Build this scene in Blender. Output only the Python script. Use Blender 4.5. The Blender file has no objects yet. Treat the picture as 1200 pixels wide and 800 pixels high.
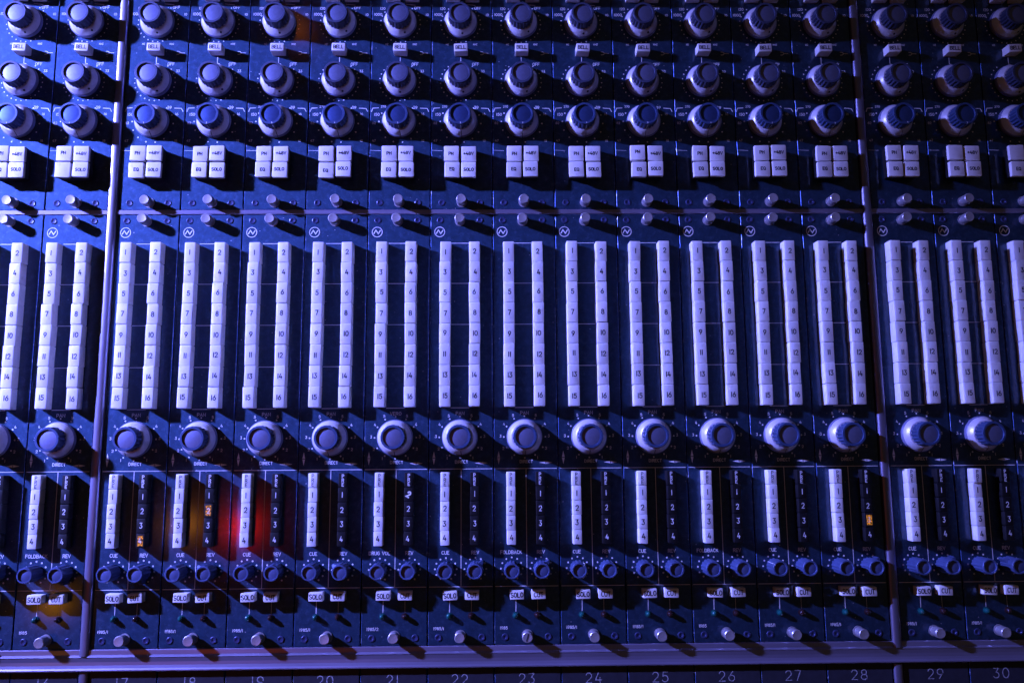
import bpy, math, random
from mathutils import Vector
S = 0.001                                   # everything below is laid out in millimetres
sc = bpy.context.scene
C = sc.collection
rnd = random.Random(7)

# ------------------------------------------------------------------ camera
cam = bpy.data.cameras.new("camera"); cam_o = bpy.data.objects.new("camera", cam); C.objects.link(cam_o)
cam_o.location = (3.206*S, 0, 511.507*S)
cam_o.rotation_euler = (0.13970, -0.01620, -0.00700)
cam.sensor_width = 36.0; cam.lens = 28.8
cam.clip_start = 0.01; cam.clip_end = 50
sc.camera = cam_o

# ------------------------------------------------------------------ dim room, one blue stage lamp, a few small warm lamps
w = bpy.data.worlds.new("World"); sc.world = w; w.use_nodes = True
bg = w.node_tree.nodes["Background"]
bg.inputs[0].default_value = (0.92, 0.72, 0.72, 1); bg.inputs[1].default_value = 0.028

def lamp(name, loc, target, color, power, radius):
    l = bpy.data.lights.new(name, 'AREA'); l.shape = 'DISK'; l.size = 2*radius
    l.color = color; l.energy = power
    o = bpy.data.objects.new(name, l); C.objects.link(o)
    o.location = Vector(loc)
    o.rotation_euler = (Vector(target) - Vector(loc)).to_track_quat('-Z', 'Y').to_euler()
    return o
sl = bpy.data.lights.new("blue_stage_lamp", 'SPOT'); slo = bpy.data.objects.new("blue_stage_lamp", sl); C.objects.link(slo)
sl.color = (0.205, 0.228, 1.0); sl.energy = 385.0; sl.shadow_soft_size = 0.02
sl.spot_size = math.radians(48.5); sl.spot_blend = 1.0
slo.location = (-1.02, 0.51, 0.395)
slo.rotation_euler = (Vector((-0.42, 0.21, 0)) - slo.location).to_track_quat('-Z', 'Y').to_euler()
lamp("red_lamp",        (-0.472, -0.125, 1.05), (0, 0, 0), (1.0, 0.015, 0.02), 0.17, 0.016)
lamp("amber_lamp",      (-0.58, -0.120, 1.05), (0, 0, 0), (1.0, 0.33, 0.04), 0.055, 0.010)
lamp("amber_lamp_far",  (-0.81, -0.262, 1.05), (0, 0, 0), (1.0, 0.36, 0.03), 0.045, 0.012)
lamp("orange_lamp",     (-0.40, 0.860, 1.05), (0, 0, 0), (1.0, 0.22, 0.02), 0.022, 0.012)

sc.view_settings.view_transform = 'Standard'; sc.view_settings.look = 'None'
sc.view_settings.exposure = 0; sc.view_settings.gamma = 1
sc.render.engine = 'CYCLES'
sc.cycles.use_denoising = True
sc.cycles.use_light_tree = False      # the small warm lamps are dim: sample every lamp equally
sc.cycles.max_bounces = 6; sc.cycles.diffuse_bounces = 3; sc.cycles.glossy_bounces = 3
sc.cycles.caustics_reflective = False; sc.cycles.caustics_refractive = False

# ------------------------------------------------------------------ materials
def mat(name, col, rough=0.5, metal=0.0, var=0.0, vscale=300, bump=0.0, bscale=2500, coat=0.0, coat_r=0.2,
        spec=0.5, grime=None, gscale=60, gamt=0.5, rvar=0.0, stretch=None, objvar=0.0, sss=0.0, sssr=0.002, specks=False):
    m = bpy.data.materials.new(name); m.use_nodes = True
    nt = m.node_tree; N = nt.nodes; L = nt.links
    b = N["Principled BSDF"]
    b.inputs["Base Color"].default_value = (*col, 1); b.inputs["Roughness"].default_value = rough
    b.inputs["Metallic"].default_value = metal; b.inputs["Specular IOR Level"].default_value = spec
    b.inputs["Coat Weight"].default_value = coat; b.inputs["Coat Roughness"].default_value = coat_r
    if sss:
        b.inputs["Subsurface Weight"].default_value = sss; b.inputs["Subsurface Scale"].default_value = sssr
        b.inputs["Subsurface Radius"].default_value = (1, 0.9, 0.8)
    geo = N.new("ShaderNodeNewGeometry")
    src = geo.outputs["Position"]
    if stretch:
        mp = N.new("ShaderNodeMapping"); mp.inputs["Scale"].default_value = stretch
        L.new(src, mp.inputs["Vector"]); src = mp.outputs[0]
    colsock = None
    def noise(scale, detail=4, rough_=0.6):
        n = N.new("ShaderNodeTexNoise"); n.inputs["Scale"].default_value = scale
        n.inputs["Detail"].default_value = detail; n.inputs["Roughness"].default_value = rough_
        L.new(src, n.inputs["Vector"]); return n.outputs["Fac"]
    if var:
        mr = N.new("ShaderNodeMapRange"); mr.inputs["From Min"].default_value = 0.3; mr.inputs["From Max"].default_value = 0.7
        mr.inputs["To Min"].default_value = 1-var; mr.inputs["To Max"].default_value = 1+var
        L.new(noise(vscale), mr.inputs["Value"])
        mx = N.new("ShaderNodeMix"); mx.data_type = 'RGBA'; mx.blend_type = 'MULTIPLY'; mx.inputs["Factor"].default_value = 1
        mx.inputs["A"].default_value = (*col, 1); L.new(mr.outputs[0], mx.inputs["B"])
        colsock = mx.outputs["Result"]
    if objvar:
        oi = N.new("ShaderNodeObjectInfo")
        mr = N.new("ShaderNodeMapRange"); mr.inputs["To Min"].default_value = 1-objvar; mr.inputs["To Max"].default_value = 1+objvar*0.4
        L.new(oi.outputs["Random"], mr.inputs["Value"])
        mx = N.new("ShaderNodeMix"); mx.data_type = 'RGBA'; mx.blend_type = 'MULTIPLY'; mx.inputs["Factor"].default_value = 1
        mx.inputs["A"].default_value = (*col, 1)
        if colsock: L.new(colsock, mx.inputs["A"])
        L.new(mr.outputs[0], mx.inputs["B"]); colsock = mx.outputs["Result"]
    if grime:
        mr = N.new("ShaderNodeMapRange"); mr.inputs["From Min"].default_value = 0.52; mr.inputs["From Max"].default_value = 0.72
        mr.inputs["To Max"].default_value = gamt
        L.new(noise(gscale, 6, 0.7), mr.inputs["Value"])
        mx = N.new("ShaderNodeMix"); mx.data_type = 'RGBA'
        mx.inputs["A"].default_value = (*col, 1); mx.inputs["B"].default_value = (*grime, 1)
        if colsock: L.new(colsock, mx.inputs["A"])
        L.new(mr.outputs[0], mx.inputs["Factor"]); colsock = mx.outputs["Result"]
    if specks:          # settled dust and small nicks in the paint
        vo = N.new("ShaderNodeTexVoronoi"); vo.inputs["Scale"].default_value = 210; L.new(src, vo.inputs["Vector"])
        mr = N.new("ShaderNodeMapRange"); mr.inputs["From Min"].default_value = 0.09; mr.inputs["From Max"].default_value = 0.03
        L.new(vo.outputs["Distance"], mr.inputs["Value"])
        sx = N.new("ShaderNodeSeparateColor"); L.new(vo.outputs["Color"], sx.inputs[0])
        gt = N.new("ShaderNodeMath"); gt.operation = 'GREATER_THAN'; gt.inputs[1].default_value = 0.72; L.new(sx.outputs[0], gt.inputs[0])
        mu = N.new("ShaderNodeMath"); mu.operation = 'MULTIPLY'; L.new(mr.outputs[0], mu.inputs[0]); L.new(gt.outputs[0], mu.inputs[1])
        mx = N.new("ShaderNodeMix"); mx.data_type = 'RGBA'; mx.inputs["B"].default_value = (0.4, 0.42, 0.46, 1)
        L.new(mu.outputs[0], mx.inputs["Factor"]); L.new(colsock, mx.inputs["A"]); colsock = mx.outputs["Result"]
    if colsock: L.new(colsock, b.inputs["Base Color"])
    if rvar:
        mr = N.new("ShaderNodeMapRange"); mr.inputs["From Min"].default_value = 0.3; mr.inputs["From Max"].default_value = 0.7
        mr.inputs["To Min"].default_value = max(0.02, rough-rvar); mr.inputs["To Max"].default_value = min(1, rough+rvar)
        L.new(noise(vscale*0.6, 5), mr.inputs["Value"]); L.new(mr.outputs[0], b.inputs["Roughness"])
    if bump:
        bp = N.new("ShaderNodeBump"); bp.inputs["Strength"].default_value = bump; bp.inputs["Distance"].default_value = 0.0002
        L.new(noise(bscale, 3), bp.inputs["Height"]); L.new(bp.outputs[0], b.inputs["Normal"])
    return m

PANEL = mat("panel_blue_metallic_paint", (0.023, 0.055, 0.103), 0.61, metal=0.92, specks=True, var=0.2, vscale=260, bump=0.07, bscale=2600, coat=0.8, coat_r=0.115, grime=(0.10, 0.15, 0.26), gscale=300, gamt=0.4)
EDGE  = mat("panel_chipped_edge", (0.03, 0.08, 0.22), 0.45, metal=0.6, grime=(0.6, 0.6, 0.63), gscale=300, gamt=1.0)
BLACKP = mat("fader_panel_black", (0.018, 0.019, 0.026), 0.5, var=0.2, bump=0.15)
BASE  = mat("console_inner_black", (0.012, 0.012, 0.014), 0.7)
ALU   = mat("brushed_aluminium", (0.28, 0.26, 0.36), 0.38, metal=0.7, coat=0.8, coat_r=0.16, var=0.16, vscale=120, rvar=0.04, stretch=(0.12, 1, 1), grime=(0.24, 0.22, 0.24), gscale=90, gamt=0.5)
ALUV  = mat("aluminium_trim", (0.22, 0.21, 0.28), 0.44, metal=0.8, var=0.12, vscale=160, rvar=0.07, bump=0.12, bscale=900, stretch=(1, 0.15, 1), grime=(0.25, 0.23, 0.25), gscale=140, gamt=0.5)
SCREWM = mat("thumbscrew_metal", (0.46, 0.44, 0.45), 0.38, metal=0.65, var=0.12, vscale=900, bump=0.1)
KEY   = mat("ivory_key_plastic", (0.80, 0.79, 0.77), 0.42, var=0.03, vscale=200, bump=0.04, bscale=1500, objvar=0.13, sss=0.55, sssr=0.0032, grime=(0.52, 0.49, 0.44), gscale=260, gamt=0.5)
CAPW  = mat("ivory_cap_plastic", (0.78, 0.76, 0.72), 0.42, var=0.04, vscale=200, bump=0.04, bscale=1500, objvar=0.14, grime=(0.50, 0.47, 0.42), gscale=260, gamt=0.5)
KEYB  = mat("black_key_plastic", (0.008, 0.008, 0.009), 0.5, bump=0.04, spec=0.25)
INK   = mat("black_engraving", (0.012, 0.012, 0.018), 0.7, spec=0.2)
DIMP  = mat("worn_grey_engraving", (0.30, 0.30, 0.31), 0.6, var=0.3, vscale=900)
PRINT = mat("white_print", (0.72, 0.72, 0.72), 0.55, var=0.10, vscale=800)
SKIRT = mat("knob_skirt_grey", (0.62, 0.60, 0.62), 0.40, metal=0.25, var=0.06, vscale=400, bump=0.03, grime=(0.3, 0.29, 0.3), gscale=260, gamt=0.4)
RIM   = mat("knob_rim_blue_grey", (0.16, 0.17, 0.27), 0.4, var=0.08)
CAPG  = mat("knob_cap_slate", (0.055, 0.065, 0.115), 0.5, metal=0.3, bump=0.06, var=0.08, objvar=0.1)
DISCG = mat("knob_disc_grey", (0.19, 0.21, 0.33), 0.52, metal=0.75, var=0.08, vscale=500, objvar=0.12, bump=0.05)
CAPB  = mat("knob_cap_blue", (0.040, 0.070, 0.16), 0.5, metal=0.3, bump=0.06, var=0.08, objvar=0.1)
DISCB = mat("knob_disc_blue", (0.055, 0.095, 0.24), 0.50, metal=0.8, var=0.1, vscale=500, objvar=0.2, bump=0.05)
SCAP  = mat("small_knob_cap", (0.065, 0.095, 0.20), 0.5, metal=0.3, bump=0.06, var=0.1, objvar=0.15)
SINS  = mat("small_knob_insert", (0.095, 0.125, 0.25), 0.5, metal=0.4, var=0.12, objvar=0.25, bump=0.05)
LINE  = mat("knob_pointer_dark", (0.02, 0.02, 0.03), 0.5)
LEDG  = mat("led_teal", (0.004, 0.07, 0.06), 0.12, spec=0.6, coat=0.5, coat_r=0.05)
LEDD  = mat("led_dark", (0.02, 0.008, 0.008), 0.12, spec=0.6, coat=0.5, coat_r=0.05)

def glow_mat():
    m = bpy.data.materials.new("amber_key_glow"); m.use_nodes = True
    N = m.node_tree.nodes; L = m.node_tree.links; b = N["Principled BSDF"]
    b.inputs["Base Color"].default_value = (0.02, 0.015, 0.01, 1); b.inputs["Roughness"].default_value = 0.3
    b.inputs["Emission Color"].default_value = (1.0, 0.36, 0.03, 1)
    g = N.new("ShaderNodeNewGeometry"); n = N.new("ShaderNodeTexNoise"); n.inputs["Scale"].default_value = 1100; n.inputs["Detail"].default_value = 1
    L.new(g.outputs["Position"], n.inputs["Vector"])
    mr = N.new("ShaderNodeMapRange"); mr.inputs["From Min"].default_value = 0.40; mr.inputs["From Max"].default_value = 0.68; mr.inputs["To Max"].default_value = 1.1
    L.new(n.outputs["Fac"], mr.inputs["Value"]); L.new(mr.outputs[0], b.inputs["Emission Strength"])
    return m
GLOW = glow_mat()

# ------------------------------------------------------------------ mesh helpers (mm in, metres out)
class MB:
    def __init__(s): s.v = []; s.f = []; s.mi = []
    def add(s, vs, fs, mi=0):
        o = len(s.v); s.v += [tuple(c*S for c in p) for p in vs]
        s.f += [tuple(i+o for i in f) for f in fs]; s.mi += [mi]*len(fs); return s
    def mesh(s, name, mats, smooth=False):
        me = bpy.data.meshes.new(name); me.from_pydata(s.v, [], s.f); me.update()
        for m in mats: me.materials.append(m)
        for i, p in enumerate(me.polygons): p.material_index = s.mi[i]
        if smooth:
            for p in me.polygons: p.use_smooth = True
            me.set_sharp_from_angle(angle=math.radians(35))
        return me

def rrect(wd, dp, r, n=2):
    pts = []
    for cx, cy, a0 in ((wd/2-r, dp/2-r, 0), (-wd/2+r, dp/2-r, 90), (-wd/2+r, -dp/2+r, 180), (wd/2-r, -dp/2+r, 270)):
        for i in range(n+1):
            a = math.radians(a0 + 90*i/n); pts.append((cx+r*math.cos(a), cy+r*math.sin(a)))
    return pts
def rings(mb, levels, cap_top=True, cap_bot=False, mi=0, band_mi=None):
    """levels: list of (points2d, z); all rings the same length"""
    n = len(levels[0][0]); vs = [(x, y, z) for pts, z in levels for x, y in pts]; base = len(mb.v)
    fs = [];  mis = []
    for k in range(len(levels)-1):
        for i in range(n):
            j = (i+1) % n; fs.append((k*n+i, k*n+j, (k+1)*n+j, (k+1)*n+i)); mis.append(mi if band_mi is None else band_mi[k])
    if cap_top: fs.append(tuple((len(levels)-1)*n+i for i in range(n))); mis.append(mi)
    if cap_bot: fs.append(tuple(reversed(range(n)))); mis.append(mi)
    m0 = len(mb.mi); mb.add(vs, fs); mb.mi[m0:] = mis
    return mb
def keycap(wd, dp, z0, h, bv=0.35, r=0.45, taper=0.0):
    mb = MB()
    rings(mb, [(rrect(wd, dp, r), z0), (rrect(wd-taper, dp-taper*0.4, r), h-bv), (rrect(wd-taper-bv*0.6, dp-taper*0.4-bv*0.6, r), h-bv*0.3), (rrect(wd-taper-2*bv, dp-taper*0.4-2*bv, r*0.8), h)])
    return mb
def circ(r, n, ph=0, flute=0.0, nf=0):
    out = []
    for i in range(n):
        a = 2*math.pi*i/n + ph
        rr = r - (flute if (nf and (i % 2)) else 0)
        out.append((rr*math.cos(a), rr*math.sin(a)))
    return out
def lathe(profile, n=40, cap_top=True, mb=None, mi=0):
    mb = mb or MB()
    return rings(mb, [(circ(r, n), z) for r, z in profile], cap_top=cap_top, mi=mi)
def box(mb, x0, x1, y0, y1, z0, z1, mi=0):
    vs = [(x0,y0,z0),(x1,y0,z0),(x1,y1,z0),(x0,y1,z0),(x0,y0,z1),(x1,y0,z1),(x1,y1,z1),(x0,y1,z1)]
    mb.add(vs, [(3,2,1,0),(4,5,6,7),(0,1,5,4),(1,2,6,5),(2,3,7,6),(3,0,4,7)], mi); return mb

# ------------------------------------------------------------------ engraved-style stroke lettering
def arc(cx, cy, rx, ry, a0, a1, n=8):
    return [(cx+rx*math.cos(math.radians(a0+(a1-a0)*i/n)), cy+ry*math.sin(math.radians(a0+(a1-a0)*i/n))) for i in range(n+1)]
G = {
 '0': (4, [arc(2,3,2,3,90,450,16)]), 'O': (4, [arc(2,3,2,3,90,450,16)]),
 '1': (1.2, [[(0.6,0),(0.6,6)]]),
 '2': (3.8, [arc(1.9,4.2,1.8,1.8,165,-35,8)+[(0.1,0),(3.8,0)]]),
 '3': (3.6, [[(0.3,6),(3.3,6),(1.7,3.6)]+arc(1.6,1.8,1.9,1.8,80,-150,8)]),
 '4': (3.8, [[(1.9,6),(0,1.7),(3.9,1.7)], [(2.9,3.2),(2.9,0)]]),
 '5': (3.7, [[(3.4,6),(0.6,6),(0.4,3.4)]+arc(1.7,2.0,2.0,1.95,110,-150,9)]),
 '6': (3.8, [[(2.7,6),(0.5,3.0)]+arc(1.9,1.8,1.9,1.8,150,-210,14)]),
 '7': (3.6, [[(0,6),(3.6,6),(1.2,0)]]),
 '8': (3.8, [arc(1.9,4.5,1.55,1.5,-90,270,12), arc(1.9,1.6,1.9,1.6,90,450,14)]),
 '9': (3.8, [[(1.1,0),(3.3,3.0)]+arc(1.9,4.2,1.9,1.8,-30,330,14)]),
 'A': (4, [[(0,0),(2,6),(4,0)], [(0.8,2),(3.2,2)]]),
 'B': (3.8, [[(0,0),(0,6)]+[(2,6)]+arc(2.2,4.6,1.4,1.4,90,-90,6)+[(0.3,3.2)], [(0.3,3.1)]+arc(2.2,1.6,1.6,1.55,90,-90,6)+[(0,0)]]),
 'C': (3.9, [arc(2.1,3,2,3,50,310,12)]),
 'D': (4, [[(0,0),(0,6),(1.6,6)]+arc(1.8,3,2.1,3,90,-90,8)+[(0,0)]]),
 'E': (3.4, [[(3.4,6),(0,6),(0,0),(3.4,0)], [(0.3,3.1),(2.7,3.1)]]),
 'F': (3.4, [[(3.4,6),(0,6),(0,0)], [(0.3,3.1),(2.7,3.1)]]),
 'G': (4, [arc(2.1,3,2,3,50,330,12)+[(3.9,2.8),(2.4,2.8)]]),
 'H': (3.8, [[(0,0),(0,6)], [(3.8,0),(3.8,6)], [(0.2,3.1),(3.6,3.1)]]),
 'I': (1.0, [[(0.5,0),(0.5,6)]]),
 'K': (3.8, [[(0,0),(0,6)], [(3.6,6),(0.4,2.8)], [(1.4,3.6),(3.8,0)]]),
 'L': (3.3, [[(0,6),(0,0),(3.3,0)]]),
 'N': (3.9, [[(0,0),(0,6),(3.9,0),(3.9,6)]]),
 'P': (3.6, [[(0,0),(0,6),(2,6)]+arc(2.1,4.4,1.5,1.6,90,-90,6)+[(0.3,2.8)]]),
 'Q': (4, [arc(2,3,2,3,90,450,16), [(2.6,1.4),(4.1,-0.3)]]),
 'R': (3.8, [[(0,0),(0,6),(2,6)]+arc(2.1,4.5,1.5,1.5,90,-90,6)+[(0.3,3.0)], [(1.9,2.8),(3.8,0)]]),
 'S': (3.7, [arc(1.9,4.5,1.7,1.5,35,250,8)+arc(1.8,1.55,1.85,1.5,80,-150,8)]),
 'T': (3.8, [[(0,6),(3.8,6)], [(1.9,5.7),(1.9,0)]]),
 'U': (3.8, [[(0,6),(0,2)]+arc(1.9,1.9,1.9,1.9,180,360,8)+[(3.8,6)]]),
 'V': (4, [[(0,6),(2,0),(4,6)]]),
 'Z': (3.7, [[(0,6),(3.7,6),(0,0),(3.7,0)]]),
 '+': (3.6, [[(0,3),(3.6,3)], [(1.8,1.2),(1.8,4.8)]]),
 '/': (2.6, [[(0,-0.6),(2.6,6.6)]]),
 '-': (2.6, [[(0,3),(2.6,3)]]), ' ': (2.2, []), '.': (0.8, [[(0.2,0),(0.6,0)]]),
}
def ribbon(mb, pts, wd, z):
    pts = [p for i, p in enumerate(pts) if i == 0 or math.dist(p, pts[i-1]) > 1e-4]
    if len(pts) < 2: return
    closed = math.dist(pts[0], pts[-1]) < 1e-4
    if closed: pts = pts[:-1]
    n = len(pts); L = []; R = []
    def d(a, b):
        l = math.dist(a, b); return ((b[0]-a[0])/l, (b[1]-a[1])/l)
    for i, p in enumerate(pts):
        if closed: d0 = d(pts[i-1], p); d1 = d(p, pts[(i+1) % n])
        else:
            d0 = d(pts[i-1], p) if i else d(p, pts[1]); d1 = d(p, pts[i+1]) if i < n-1 else d0
        nx, ny = -(d0[1]+d1[1]), d0[0]+d1[0]; l = math.hypot(nx, ny) or 1; nx /= l; ny /= l
        k = min(1.8, 1/max(0.35, nx*-d0[1]+ny*d0[0]))*wd/2
        ex, ey = (0, 0)
        if not closed and i == 0: ex, ey = -d1[0]*wd*0.4, -d1[1]*wd*0.4
        if not closed and i == n-1: ex, ey = d0[0]*wd*0.4, d0[1]*wd*0.4
        L.append((p[0]+ex+nx*k, p[1]+ey+ny*k, z)); R.append((p[0]+ex-nx*k, p[1]+ey-ny*k, z))
    vs = []; fs = []
    for a, b in zip(L, R): vs += [a, b]
    m = n if closed else n-1
    for i in range(m):
        j = (i+1) % n; fs.append((2*i+1, 2*j+1, 2*j, 2*i))
    mb.add(vs, fs)
def text(mb, s, x, y, h, wd=None, z=0.03, align='c', ang=0, sx=1.0, gap=1.5):
    """h = cap height in mm, (x,y) = centre"""
    wd = wd or h*0.16; k = h/6
    tot = (sum(G[c][0] for c in s)+gap*(len(s)-1))*k*sx
    cx = -tot/2 if align == 'c' else 0
    ca, sa = math.cos(ang), math.sin(ang); zz = z
    for c in s:
        for st in G[c][1]:
            P = [(cx+px*k*sx, (py-3)*k) for px, py in st]
            ribbon(mb, [(x+a*ca-b*sa, y+a*sa+b*ca) for a, b in P], wd, zz); zz += 0.008
            if zz > z+0.03: zz = z
        cx += (G[c][0]+gap)*k*sx
def dot(mb, x, y, r=0.42, z=0.03, n=8):
    mb.add([(x+r*math.cos(2*math.pi*i/n), y+r*math.sin(2*math.pi*i/n), z) for i in range(n)], [tuple(range(n))])
def line(mb, pts, wd=0.3, z=0.03): ribbon(mb, pts, wd, z)

# ------------------------------------------------------------------ scene-graph helpers
def thing(name, label, cat, group=None, loc=(0, 0, 0)):
    o = bpy.data.objects.new(name, None); C.objects.link(o); o.empty_display_size = 0.01
    o.location = tuple(c*S for c in loc); o["label"] = label; o["category"] = cat
    if group: o["group"] = group
    return o
def part(name, me, parent, loc=(0, 0, 0), rot=(0, 0, 0), label=None):
    o = bpy.data.objects.new(name, me); C.objects.link(o); o.parent = parent
    o.location = tuple(c*S for c in loc); o.rotation_euler = rot
    if label: o["label"] = label
    return o
_legend = {}
def legend(s, h, matl, ang=0, sx=1.0, wd=None, vertical=False):
    k = (s, h, matl.name, ang, sx, wd, vertical)
    if k not in _legend:
        mb = MB()
        if vertical:
            for i, c in enumerate(s): text(mb, c, 0, (len(s)-1)/2*h*1.3 - i*h*1.3, h, wd, 0, sx=sx)
        else: text(mb, s, 0, 0, h, wd, 0, ang=ang, sx=sx)
        _legend[k] = mb.mesh("legend", [matl])
    return _legend[k]

PITCH, DIV = 40.0, 6.2
def xc(k):
    x = (k-22)*PITCH - 20
    if k <= 16: x -= DIV
    if k >= 29: x += DIV
    return x
CH = list(range(15, 32))
Y_TOP, Y_EQ_BOT, Y_RT_TOP, Y_RT_BOT = 326.0, 157.9, 154.6, -111.4
X_L, X_R = xc(15)-62, xc(31)+62

# ------------------------------------------------------------------ console frame
frame = thing("mixing_console_frame", "aluminium and black frame of the mixing console holding all the modules", "console frame")
part("inner_tray", box(MB(), X_L, X_R, -182, 330, -9, -4.0).mesh("inner_tray", [BASE]), frame)
def bar_profile(prof, a, b, axis, name, m):
    """extrude a closed (u,z) profile along x or y"""
    mb = MB(); n = len(prof)
    p = lambda u, z, t: (t, u, z) if axis == 'x' else (u, t, z)
    vs = [p(u, z, a) for u, z in prof]+[p(u, z, b) for u, z in prof]
    fs = [(i, (i+1) % n, n+(i+1) % n, n+i) for i in range(n)]+[tuple(reversed(range(n))), tuple(range(n, 2*n))]
    mb.add(vs, fs); return mb.mesh(name, [m])
def divider(xm, y0, y1, z=2.2):
    h = 2.75
    prof = [(xm-h, -3.5)]+[(xm-h*math.cos(math.pi*i/12), z-1.7+1.7*math.sin(math.pi*i/12)**0.8) for i in range(13)]+[(xm+h, -3.5)]
    return bar_profile(prof, y0, y1, 'y', "divider_bar", ALUV)
xdl = xc(16)+20+DIV/2; xdr = xc(28)+20+DIV/2
part("divider_bar", divider(xdl, -115.2, 329), frame); part("divider_bar", divider(xdr, -115.2, 329), frame)
part("divider_bar", divider(xdl, -181, -124.7, 1.2), frame); part("divider_bar", divider(xdr, -181, -124.7, 1.2), frame)
rail_prof = [(154.75, -3.5), (154.75, 0.2), (155.05, 0.5), (157.45, 0.5), (157.75, 0.2), (157.75, -3.5)]
for a, b in ((X_L, xdl-2.85), (xdl+2.85, xdr-2.85), (xdr+2.85, X_R)):
    part("cross_rail", bar_profile(rail_prof, a, b, 'x', "cross_rail", ALU), frame)
arm = [(-111.6, -3.5), (-111.6, 0.2), (-112.0, 0.6), (-114.6, 0.75), (-115.3, 1.5), (-115.8, 1.7), (-116.3, 1.45), (-118.5, 1.2), (-120.4, 1.3), (-122.0, 1.8), (-122.9, 2.3), (-123.5, 2.3), (-123.9, 1.9), (-124.1, -3.5)]
part("front_rail", bar_profile(arm, X_L, X_R, 'x', "front_rail", ALU), frame)

# ------------------------------------------------------------------ shared part meshes
def plate(y0, y1, name, top, z=0.0, wd=39.2):
    mb = MB(); cy = (y0+y1)/2; dp = y1-y0
    rings(mb, [(rrect(wd, dp, 0.5, 1), z-3), (rrect(wd, dp, 0.5, 1), z-0.22), (rrect(wd-0.44, dp-0.44, 0.4, 1), z)], band_mi=[0, 1])
    mb.v = [(x, y+cy*S, zz) for x, y, zz in mb.v]
    return mb.mesh(name, [top, EDGE])
PL_EQ = plate(Y_EQ_BOT, Y_TOP, "equaliser_faceplate", PANEL)
PL_RT = plate(Y_RT_BOT, Y_RT_TOP, "routing_faceplate", PANEL)
PL_FD = plate(-180, -124.6, "fader_faceplate", BLACKP, z=-0.6)

SK = lathe([(10.9, 0.3), (11.05, 0.6), (11.0, 2.5), (10.6, 2.9)], 48, cap_top=True).mesh("knob_rim", [RIM], True)
SKC = lathe([(10.55, 2.6), (10.5, 3.1), (8.5, 6.1), (8.1, 6.4), (7.0, 6.4)], 48, cap_top=True).mesh("knob_skirt", [SKIRT], True)
def fluted(r, z0, z1, nf, fl, m, rim_in, depth, lip=0.45):
    n = nf*4; mb = MB()
    def fc(rr, f):
        return [((rr-(f if i % 4 in (0,) else (f*0.35 if i % 4 in (1, 3) else 0)))*math.cos(2*math.pi*i/n), (rr-(f if i % 4 in (0,) else (f*0.35 if i % 4 in (1, 3) else 0)))*math.sin(2*math.pi*i/n)) for i in range(n)]
    rings(mb, [(fc(r+0.15, fl), z0), (fc(r, fl), z1-1.2), (fc(r-0.05, fl*0.2), z1-0.7), (fc(r-0.25, 0), z1-0.15), (circ(r-lip, n), z1), (circ(rim_in+0.1, n), z1), (circ(rim_in, n), z1-0.15), (circ(rim_in-0.05, n), z1-depth)], cap_top=True)
    return mb.mesh("knob_cap", [m], True)
CAP_G = fluted(7.45, 6.2, 14.2, 20, 0.8, CAPG, 5.75, 0.9); CAP_B = fluted(7.45, 6.2, 14.2, 20, 0.8, CAPB, 5.75, 0.9)
DISC = lathe([(5.6, 13.2), (5.55, 13.35), (5.3, 13.42)], 40)
def clone_mesh(mb, name, m, smooth=False): return mb.mesh(name, [m], smooth)
DISC_G = clone_mesh(DISC, "knob_insert", DISCG, True); DISC_B = clone_mesh(DISC, "knob_insert", DISCB, True)
# pointers lie along -y, riding on the cone of the skirt
PTR = MB(); PTR.add([(-0.22, -8.45, 6.22), (0.22, -8.45, 6.22), (0.22, -10.52, 3.14), (-0.22, -10.52, 3.14)], [(0, 3, 2, 1)])
PTR.add([(-0.22, -10.62, 2.96), (0.22, -10.62, 2.96), (0.22, -11.06, 2.5), (-0.22, -11.06, 2.5), (0.22, -11.1, 0.7), (-0.22, -11.1, 0.7)], [(0, 3, 2, 1), (3, 5, 4, 2)])
PTR = PTR.mesh("pointer_line", [LINE])
NOTCH = MB(); rings(NOTCH, [(circ(0.75, 10), 0), (circ(0.6, 10), 0.12)]); NOTCH = NOTCH.mesh("grub_screw", [LINE])
WPTR = MB(); WPTR.add([(-0.18, -5.9, 14.25), (0.18, -5.9, 14.25), (0.18, -7.0, 14.25), (-0.18, -7.0, 14.25)], [(0, 3, 2, 1)])
WPTR.add([(-0.2, -7.62, 13.2), (0.2, -7.62, 13.2), (0.2, -7.7, 6.6), (-0.2, -7.7, 6.6)], [(0, 3, 2, 1)])
WPTR = WPTR.mesh("white_index_line", [PRINT])
def knob(parent, name, x, y, ang, style):
    k = part(name, SK, parent, (x, y, 0), (0, 0, ang))
    part("knob_skirt", SKC, k)
    part("knob_cap", CAP_G if style == 'g' else CAP_B, k, rot=(0, 0, rnd.uniform(0, 0.3)))
    part("knob_insert", DISC_B if style == 'b' else DISC_G, k)
    if style == 'g': part("grub_screw", NOTCH, k, (0, -9.45, 4.72), (math.radians(56), 0, 0))
    else:
        part("pointer_line", PTR, k)
        if style == 'b': part("white_index_line", WPTR, k)
    return k
SMALL = fluted(4.75, 0.4, 12.4, 14, 0.5, SCAP, 3.55, 1.1, lip=0.4)
SDISC = lathe([(3.5, 11.2), (3.45, 11.45), (3.2, 11.55)], 28); SDISC = SDISC.mesh("knob_insert", [SINS], True)
NOSE = MB()
NOSE.add([(-1.9, -3.6, 0.5), (1.9, -3.6, 0.5), (0.55, -6.9, 0.5), (-0.55, -6.9, 0.5), (-1.9, -3.6, 7.5), (1.9, -3.6, 7.5), (0.55, -6.7, 6.2), (-0.55, -6.7, 6.2)],
         [(4, 5, 6, 7)[::-1], (0, 1, 5, 4)[::-1], (1, 2, 6, 5)[::-1], (2, 3, 7, 6)[::-1], (3, 0, 4, 7)[::-1]])
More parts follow.
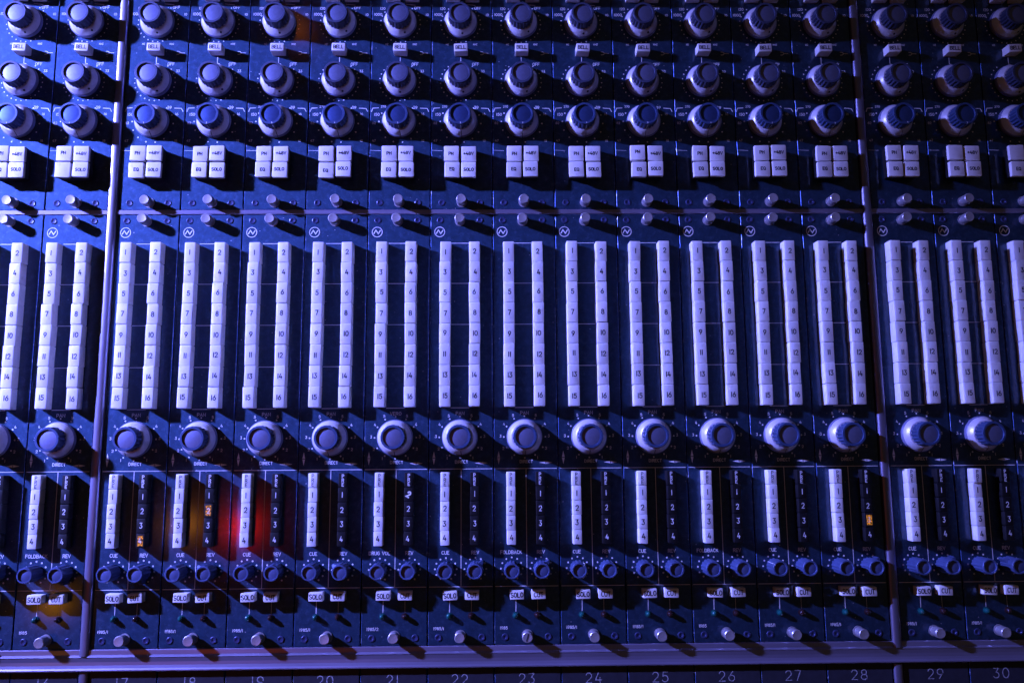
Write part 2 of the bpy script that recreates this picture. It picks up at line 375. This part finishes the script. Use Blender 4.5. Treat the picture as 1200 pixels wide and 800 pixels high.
NOSE = NOSE.mesh("pointer_nose", [SCAP])
SLINE = MB(); box(SLINE, -0.16, 0.16, -5.0, -4.6, 1.2, 11.6); box(SLINE, -0.16, 0.16, -4.4, -3.7, 12.36, 12.46); SLINE = SLINE.mesh("white_index_line", [PRINT])

def thumb(r, h, slot=False):
    mb = MB(); n = 36
    kn = lambda rr, f: [((rr-(f if i % 2 else 0))*math.cos(2*math.pi*i/n), (rr-(f if i % 2 else 0))*math.sin(2*math.pi*i/n)) for i in range(n)]
    rings(mb, [(circ(r*1.05, n), 0), (circ(r*1.05, n), 0.5), (circ(r*0.8, n), 0.6), (circ(r*0.8, n), 1.9), (kn(r, 0), 2.3), (kn(r, 0.13), 2.8), (kn(r, 0.13), h-0.9), (kn(r, 0), h-0.45), (circ(r*0.86, n), h), (circ(r*0.5, n), h-0.12)])
    me = mb.mesh("thumbscrew", [SCREWM], True)
    return me
THUMB = thumb(3.15, 7.9)
SLOT = box(MB(), -2.2, 2.2, -0.4, 0.4, 7.75, 7.93).mesh("slot", [LINE])
SCR = MB(); rings(SCR, [(circ(2.15, 20), 0.0), (circ(2.05, 20), 0.22), (circ(1.75, 20), 0.38), (circ(1.35, 20), 0.30), (circ(0.95, 6*1), 0.30) if False else (circ(0.95, 20), 0.26), (circ(0.8, 20), 0.05)])
SCR = SCR.mesh("panel_screw", [mat("screw_blue_black", (0.035, 0.045, 0.11), 0.35, metal=0.3, var=0.3, vscale=900)], True)
NUMKEY = keycap(6.75, 12.85, 0.1, 7.0, 0.35, 0.4).mesh("numbered_key", [KEY], True)
SENDKEY = keycap(5.4, 8.58, 0.1, 6.4, 0.3, 0.35).mesh("send_key", [KEY], True)
REVKEY = keycap(5.2, 8.4, 0.1, 6.2, 0.3, 0.35).mesh("reverb_key", [KEYB], True)
SQ = keycap(9.5, 9.9, 5.9, 8.2, 0.35, 0.5).mesh("square_button", [CAPW], True)
HOUSE = keycap(19.6, 19.8, 0.05, 6.0, 0.3, 0.4).mesh("button_housing", [KEYB], True)
BELL = keycap(8.7, 5.4, 0.1, 7.2, 0.25, 0.3).mesh("bell_button", [CAPW], True)
TOPB = keycap(9.4, 7.5, 0.1, 6.5, 0.3, 0.4).mesh("switch_button", [CAPW], True)
SOLOB = keycap(8.4, 5.3, 0.1, 5.2, 0.25, 0.3).mesh("solo_button", [CAPW], True)
LEDM = [(1.95, 0.0), (1.95, 0.5), (1.6, 0.6), (1.6, 1.9), (1.45, 2.5), (1.1, 3.0), (0.6, 3.3), (0.15, 3.4)]
LED1 = lathe(LEDM, 20).mesh("solo_led", [LEDG], True); LED2 = lathe(LEDM, 20).mesh("cut_led", [LEDD], True)
LITPAD = MB(); LITPAD.add([(-1.6, -3.0, 0), (1.6, -3.0, 0), (1.6, 3.0, 0), (-1.6, 3.0, 0)], [(0, 1, 2, 3)]); LITPAD = LITPAD.mesh("lit_window", [GLOW])

# ------------------------------------------------------------------ silk-screen prints
def ring_dots(mb, cx, cy, r, a0, a1, n, rd=0.42):
    for i in range(n):
        a = math.radians(a0+(a1-a0)*i/(n-1)); dot(mb, cx+r*math.sin(a), cy+r*math.cos(a), rd)
K1, K2, K3, KX = 285.6, 244.8, 216.9, -0.7
class PrintSet:
    """flat print on a faceplate, one mesh for every word, line and ring of dots"""
    def __init__(s): s.items = []
    def put(s, name, fn):
        mb = MB(); fn(mb); s.items.append((name, mb.mesh(name, [PRINT])))
    def word(s, *a, **k): s.put("printed_word", lambda mb: text(mb, *a, **k))
    def rule(s, *a, **k): s.put("printed_line", lambda mb: line(mb, *a, **k))
    def dots(s, *a): s.put("dial_dots", lambda mb: ring_dots(mb, *a))
    def apply(s, plate_o):
        for n, me in s.items:
            o = part(n, me, plate_o)
            if n == "dial_dots": o["kind"] = "stuff"
def eq_print():
    p = PrintSet()
    for ky in (K1, K2): p.dots(KX, ky, 13.2, 36, 322, 21)
    p.word("OFF", 10.6, K1+11.1, 1.9, 0.3); p.word("10", 17.0, K1+6.2, 1.5, 0.25)
    p.word("1000", -15.6, K1+6.4, 1.7, 0.28); p.word("120", -12.6, K1+10.6, 1.6, 0.26)
    p.rule([(3.0, K1+13.6), (9.0, K1+13.0)], 0.3)
    p.word("KHZ", 9.0, 270.9, 1.1, 0.2); p.word("HZ", -9.5, 270.9, 1.1, 0.2)
    def curve(mb):      # shelf / bell curve symbol
        line(mb, [(12.6, 265.7), (13.8, 265.6), (14.9, 264.7), (17.5, 264.6)], 0.38)
        line(mb, [(12.6, 263.6), (13.8, 263.7), (14.7, 264.4)], 0.38, 0.04)
    p.put("curve_symbol", curve)
    p.rule([(-0.6, 261.9), (-0.6, 257.4), (0.9, 257.0)], 0.4)
    p.word("OFF", 9.2, 256.9, 1.9, 0.3); p.word("33", 13.9, 252.0, 1.5, 0.25)
    p.dots(KX, K3-0.6, 13.3, 40, 300, 11, 0.5)
    p.rule([(-18.9, 224.1), (-18.1, 226.4), (-14.4, 226.6)], 0.42); p.rule([(13.0, 226.4), (17.4, 226.2), (18.5, 224.1)], 0.42)
    p.word("150", -15.4, 222.1, 1.7, 0.27); p.word("270", -11.2, 227.5, 1.3, 0.22)
    p.word("39", 9.6, 226.8, 1.8, 0.3); p.word("16", 14.6, 222.4, 1.5, 0.25)
    p.word("82", -17.2, 216.2, 1.4, 0.24)
    p.word("47", -17.0, 204.2, 1.4, 0.24); p.word("18", 14.8, 204.2, 1.4, 0.24)
    p.rule([(-19.2, 197.6), (-12.5, 197.3)], 0.2)
    return p
EQP = eq_print()
def rt_print(cue, panl):
    p = PrintSet()
    def emblem(mb):     # encircled zigzag
        line(mb, arc(-13.9, 143.0, 3.2, 3.2, 0, 360, 28), 0.42)
        line(mb, [(-16.0, 142.0), (-14.75, 144.2), (-13.2, 141.9), (-11.9, 144.0)], 0.62, 0.036)
    p.put("zigzag_emblem", emblem)
    for yy in (135.5, 109.3, 82.9, 56.5, 30.4): p.rule([(-6.4, yy), (5.0, yy)], 0.36)
    p.word(panl, -0.6, 27.0, 1.9, 0.27, sx=1.1)
    p.dots(-0.6, 12.2, 12.9, -150, 150, 11, 0.5)
    for i, ch in enumerate("12345"):
        a = math.radians(-150+30*i+2); p.word(ch, -0.6+15.0*math.sin(a), 12.2+15.0*math.cos(a), 1.5, 0.26)
    for i, ch in enumerate("54321"):
        a = math.radians(30+30*i-2); p.word(ch, -0.6+15.0*math.sin(a), 12.2+15.0*math.cos(a), 1.5, 0.26)
    p.put("dial_dot", lambda mb: dot(mb, -0.6, -0.7, 0.5)); p.word("DIRECT", 0.3, -2.9, 1.7, 0.3)
    def va(mb):
        for s in (1, -1): mb.add([(-17.6, -0.5+s*0.2, 0.03), (-15.9, -0.5+s*0.2, 0.03), (-16.75, -0.5+s*4.1, 0.03)], [(0, 1, 2) if s > 0 else (0, 2, 1)])
    def ha(mb):
        for s in (1, -1): mb.add([(12.4+s*0.2, -2.9, 0.03), (12.4+s*0.2, -4.4, 0.03), (12.4+s*4.0, -3.65, 0.03)], [(0, 1, 2) if s > 0 else (0, 2, 1)])
    p.put("double_arrow", va); p.put("double_arrow", ha)
    p.rule([(-19.0, -7.2), (19.0, -7.2)], 0.36); p.rule([(-19.0, -77.5), (19.0, -77.5)], 0.36)
    p.rule([(0.1, -7.5), (0.1, -77.2)], 0.36)
    p.word(cue, -9.4, -57.4, 1.9, 0.34); p.word("REV", 8.7, -57.4, 1.9, 0.34)
    for x in (-9.1, 8.8): p.dots(x, -67.1, 6.6, -150, 150, 11, 0.55)
    p.rule([(-6.7, -85.5), (-6.8, -92.2)], 0.36); p.rule([(6.4, -85.5), (6.4, -92.2)], 0.2)
    return p
CUE = {16: "FOLDBACK", 21: "DRUG VOL", 23: "FOLDBACK", 26: "FOLDBACK"}
SERIAL = {16: "1985", 21: "1985/2", 23: "1985", 26: "1985"}
_rtp = {}
def rtp(cue, pan):
    if (cue, pan) not in _rtp: _rtp[(cue, pan)] = rt_print(cue, pan)
    return _rtp[(cue, pan)]
def serial(s):
    mb = MB(); text(mb, s, -16.3, -101.7, 1.55, 0.27, align='l'); return mb.mesh("serial_print", [PRINT])
_ser = {s: serial(s) for s in ("1985", "1985/1", "1985/2")}

# ------------------------------------------------------------------ where each strip stands (for the labels)
ORD = ("first", "second", "third", "fourth", "fifth", "sixth", "seventh", "eighth", "ninth", "tenth", "eleventh", "twelfth")
def where(k):
    if k == 15: return "in the leftmost strip, cut off by the picture's left edge"
    if k == 16: return "directly left of the left divider, above number 16"
    if k == 29: return "directly right of the right divider, above number 29"
    if k == 30: return "second strip right of the right divider, above number 30"
    if k == 31: return "in the rightmost strip, cut off by the picture's right edge"
    return "%s strip right of the left divider, above number %d" % (ORD[k-17], k)
j = lambda a: rnd.uniform(-a, a)
PAN_ANG = {15: -1.0, 16: -0.95, 17: -0.35, 18: -0.3, 19: -0.2}
LIT = {15: 4, 17: 4, 18: 2, 28: 3}
for k in CH:
    x = xc(k)
    # ---------------- upper module
    t = thing("equaliser_module", "upper knob module, " + where(k), "mixer module", "upper equaliser modules", (x, 0, 0))
    fp = part("faceplate", PL_EQ, t); EQP.apply(fp)
    knob(t, "equaliser_knob", KX, K1, 0.35+j(0.35), 'g'); knob(t, "equaliser_knob", KX, K2, 0.4+j(0.35), 'g')
    knob(t, "filter_knob", KX, K3, 0.12+j(0.14), 'b')
    b = part("bell_button", BELL, t, (-0.2+j(.25), 265.3+j(.15), j(.25)), (j(.02), j(.02), j(.05)))
    part("legend", legend("BELL", 2.2, INK, sx=0.95, wd=0.5), b, (0, 0, 7.23))
    for bx in (-5.6, 7.1): part("switch_button", TOPB, t, (bx+j(.2), 304.4+j(.1), 0))
    part("button_housing", HOUSE, t, (-0.6, 187.4, 0))
    for (bx, by, s) in ((-6.05, 192.7, "PH"), (4.9, 192.7, "+48V"), (-6.05, 182.0, "EQ"), (4.9, 182.0, "SOLO")):
        b = part("square_button", SQ, t, (bx+j(.25), by+j(.25), j(.3)), (j(.03), j(.03), j(.02)))
        if (k, s) in ((16, "EQ"), (30, "PH"), (31, "PH")): continue
        part("legend", legend(s, 1.9, INK, wd=0.5 if s != "+48V" else 0.5), b, (j(.3), j(.4), 8.23))
    part("thumbscrew", THUMB, t, (j(.3), 162.6, 0), (j(.03), j(.03), j(3)))
    for sx_ in (-12.6, 12.0): part("panel_screw", SCR, t, (sx_, 162.4, 0), (0, 0, j(3)))
    # ---------------- lower module
    t = thing("routing_module", "lower module of ivory keys, " + where(k), "mixer module", "lower routing modules", (x, 0, 0))
    fp = part("faceplate", PL_RT, t)
    rtp(CUE.get(k, "CUE"), "VERO" if k == 21 else "PAN").apply(fp)
    part("serial_print", _ser[SERIAL.get(k, "1985/1")], fp)
    part("thumbscrew", THUMB, t, (-0.8+j(.3), 150.2, 0), (j(.03), j(.03), j(3)))
    for sx_ in (-13.6, 12.0): part("panel_screw", SCR, t, (sx_, 150.7, 0), (0, 0, j(3)))
    for n in range(1, 17):
        col = (n-1) % 2; row = (n-1)//2
        b = part("numbered_key", NUMKEY, t, ((-9.95 if col == 0 else 8.5)+j(.16), 128.4-13.03*row+j(.07), j(.3)), (j(.02), j(.03), j(.016)))
        part("legend", legend(str(n), 2.9 if n < 10 else 2.9, INK, wd=0.56, sx=0.85), b, (j(.25)+0.2, j(.4), 7.03))
    knob(t, "pan_knob", -0.7, 12.1, PAN_ANG.get(k, 0.05+j(.1)), 'p')
    for i, s in enumerate(("PRE", "1", "2", "3", "4")):
        yy = -13.35-8.72*i
        b = part("cue_key", SENDKEY, t, (-9.4+j(.12), yy+j(.05), j(.2)+(1.0 if (k == 30 and i == 0) else 0)), (j(.012), j(.02), j(.012)))
        part("legend", legend(s, 1.95, INK, vertical=True, wd=0.36, sx=0.95) if i == 0 else legend(s, 3.0, INK, wd=0.56, sx=0.85), b, (j(.15), j(.2), 6.43))
        b = part("reverb_key", REVKEY, t, (8.5+j(.1), yy, j(.15)), (j(.012), j(.02), j(.012)))
        if LIT.get(k) == i and i: part("lit_window", LITPAD, b, (0, 0, 6.22), label="key lit amber from inside")
        odd = (k == 21 and i == 1)
        part("legend", legend("2" if odd else s, 1.95, PRINT, vertical=True, wd=0.36, sx=0.95) if i == 0 else legend("2" if odd else s, 3.3 if odd else 3.0, PRINT, ang=-0.5 if odd else 0, wd=0.9 if odd else 0.42, sx=0.8), b, (j(.15), j(.2), 6.25))
    for name, sx_ in (("cue_level_knob", -9.1), ("reverb_level_knob", 8.8)):
        ang = rnd.choice((-0.9, -0.5, 0.2, 0.6, 2.4, -2.2))
        kb = part(name, SMALL, t, (sx_, -67.1, 0), (0, 0, ang)); part("knob_insert", SDISC, kb)
        if name[0] == 'r': part("pointer_nose", NOSE, kb, rot=(0, 0, 0))
        elif k % 3 == 0: part("white_index_line", SLINE, kb)
    for s, sx_, me in (("SOLO", -6.4, "solo_button"), ("CUT", 6.9, "cut_button")):
        b = part(me, SOLOB, t, (sx_+j(.2), -81.8+j(.15), j(.2)), (j(.02), j(.02), j(.04)))
        part("legend", legend(s, 2.6, INK, wd=0.52, sx=0.85), b, (0, 0, 5.23))
    part("solo_led", LED1, t, (-7.0, -94.4, 0)); part("cut_led", LED2, t, (6.3, -94.4, 0))
    th = part("thumbscrew", THUMB, t, (j(.3), -105.9, 0), (j(.04), j(.04), j(3)))
    if k == 23: part("slot", SLOT, th, rot=(0, 0, -0.9))
    for sx_ in (-13.4, 12.6): part("panel_screw", SCR, t, (sx_, -107.0, 0), (0, 0, j(3)))
    # ---------------- start of the fader panel below the front rail
    if k in (15, 31): lab = "black fader panel at the picture's bottom %s corner" % ("left" if k == 15 else "right")
    else: lab = "black panel engraved %d under the front rail, %s" % (k, {16: "just left of the left divider", 29: "just right of the right divider", 30: "second right of the right divider"}.get(k) or "%s right of the left divider" % ORD[k-17])
    t = thing("fader_panel", lab, "fader panel", "fader panels below the front rail", (x, 0, 0))
    fp = part("faceplate", PL_FD, t)
    mb = MB(); text(mb, str(k), -0.6, -131.0, 5.6, 0.5, z=-0.57, gap=2.4)
    part("channel_number", mb.mesh("channel_number", [DIMP]), fp)
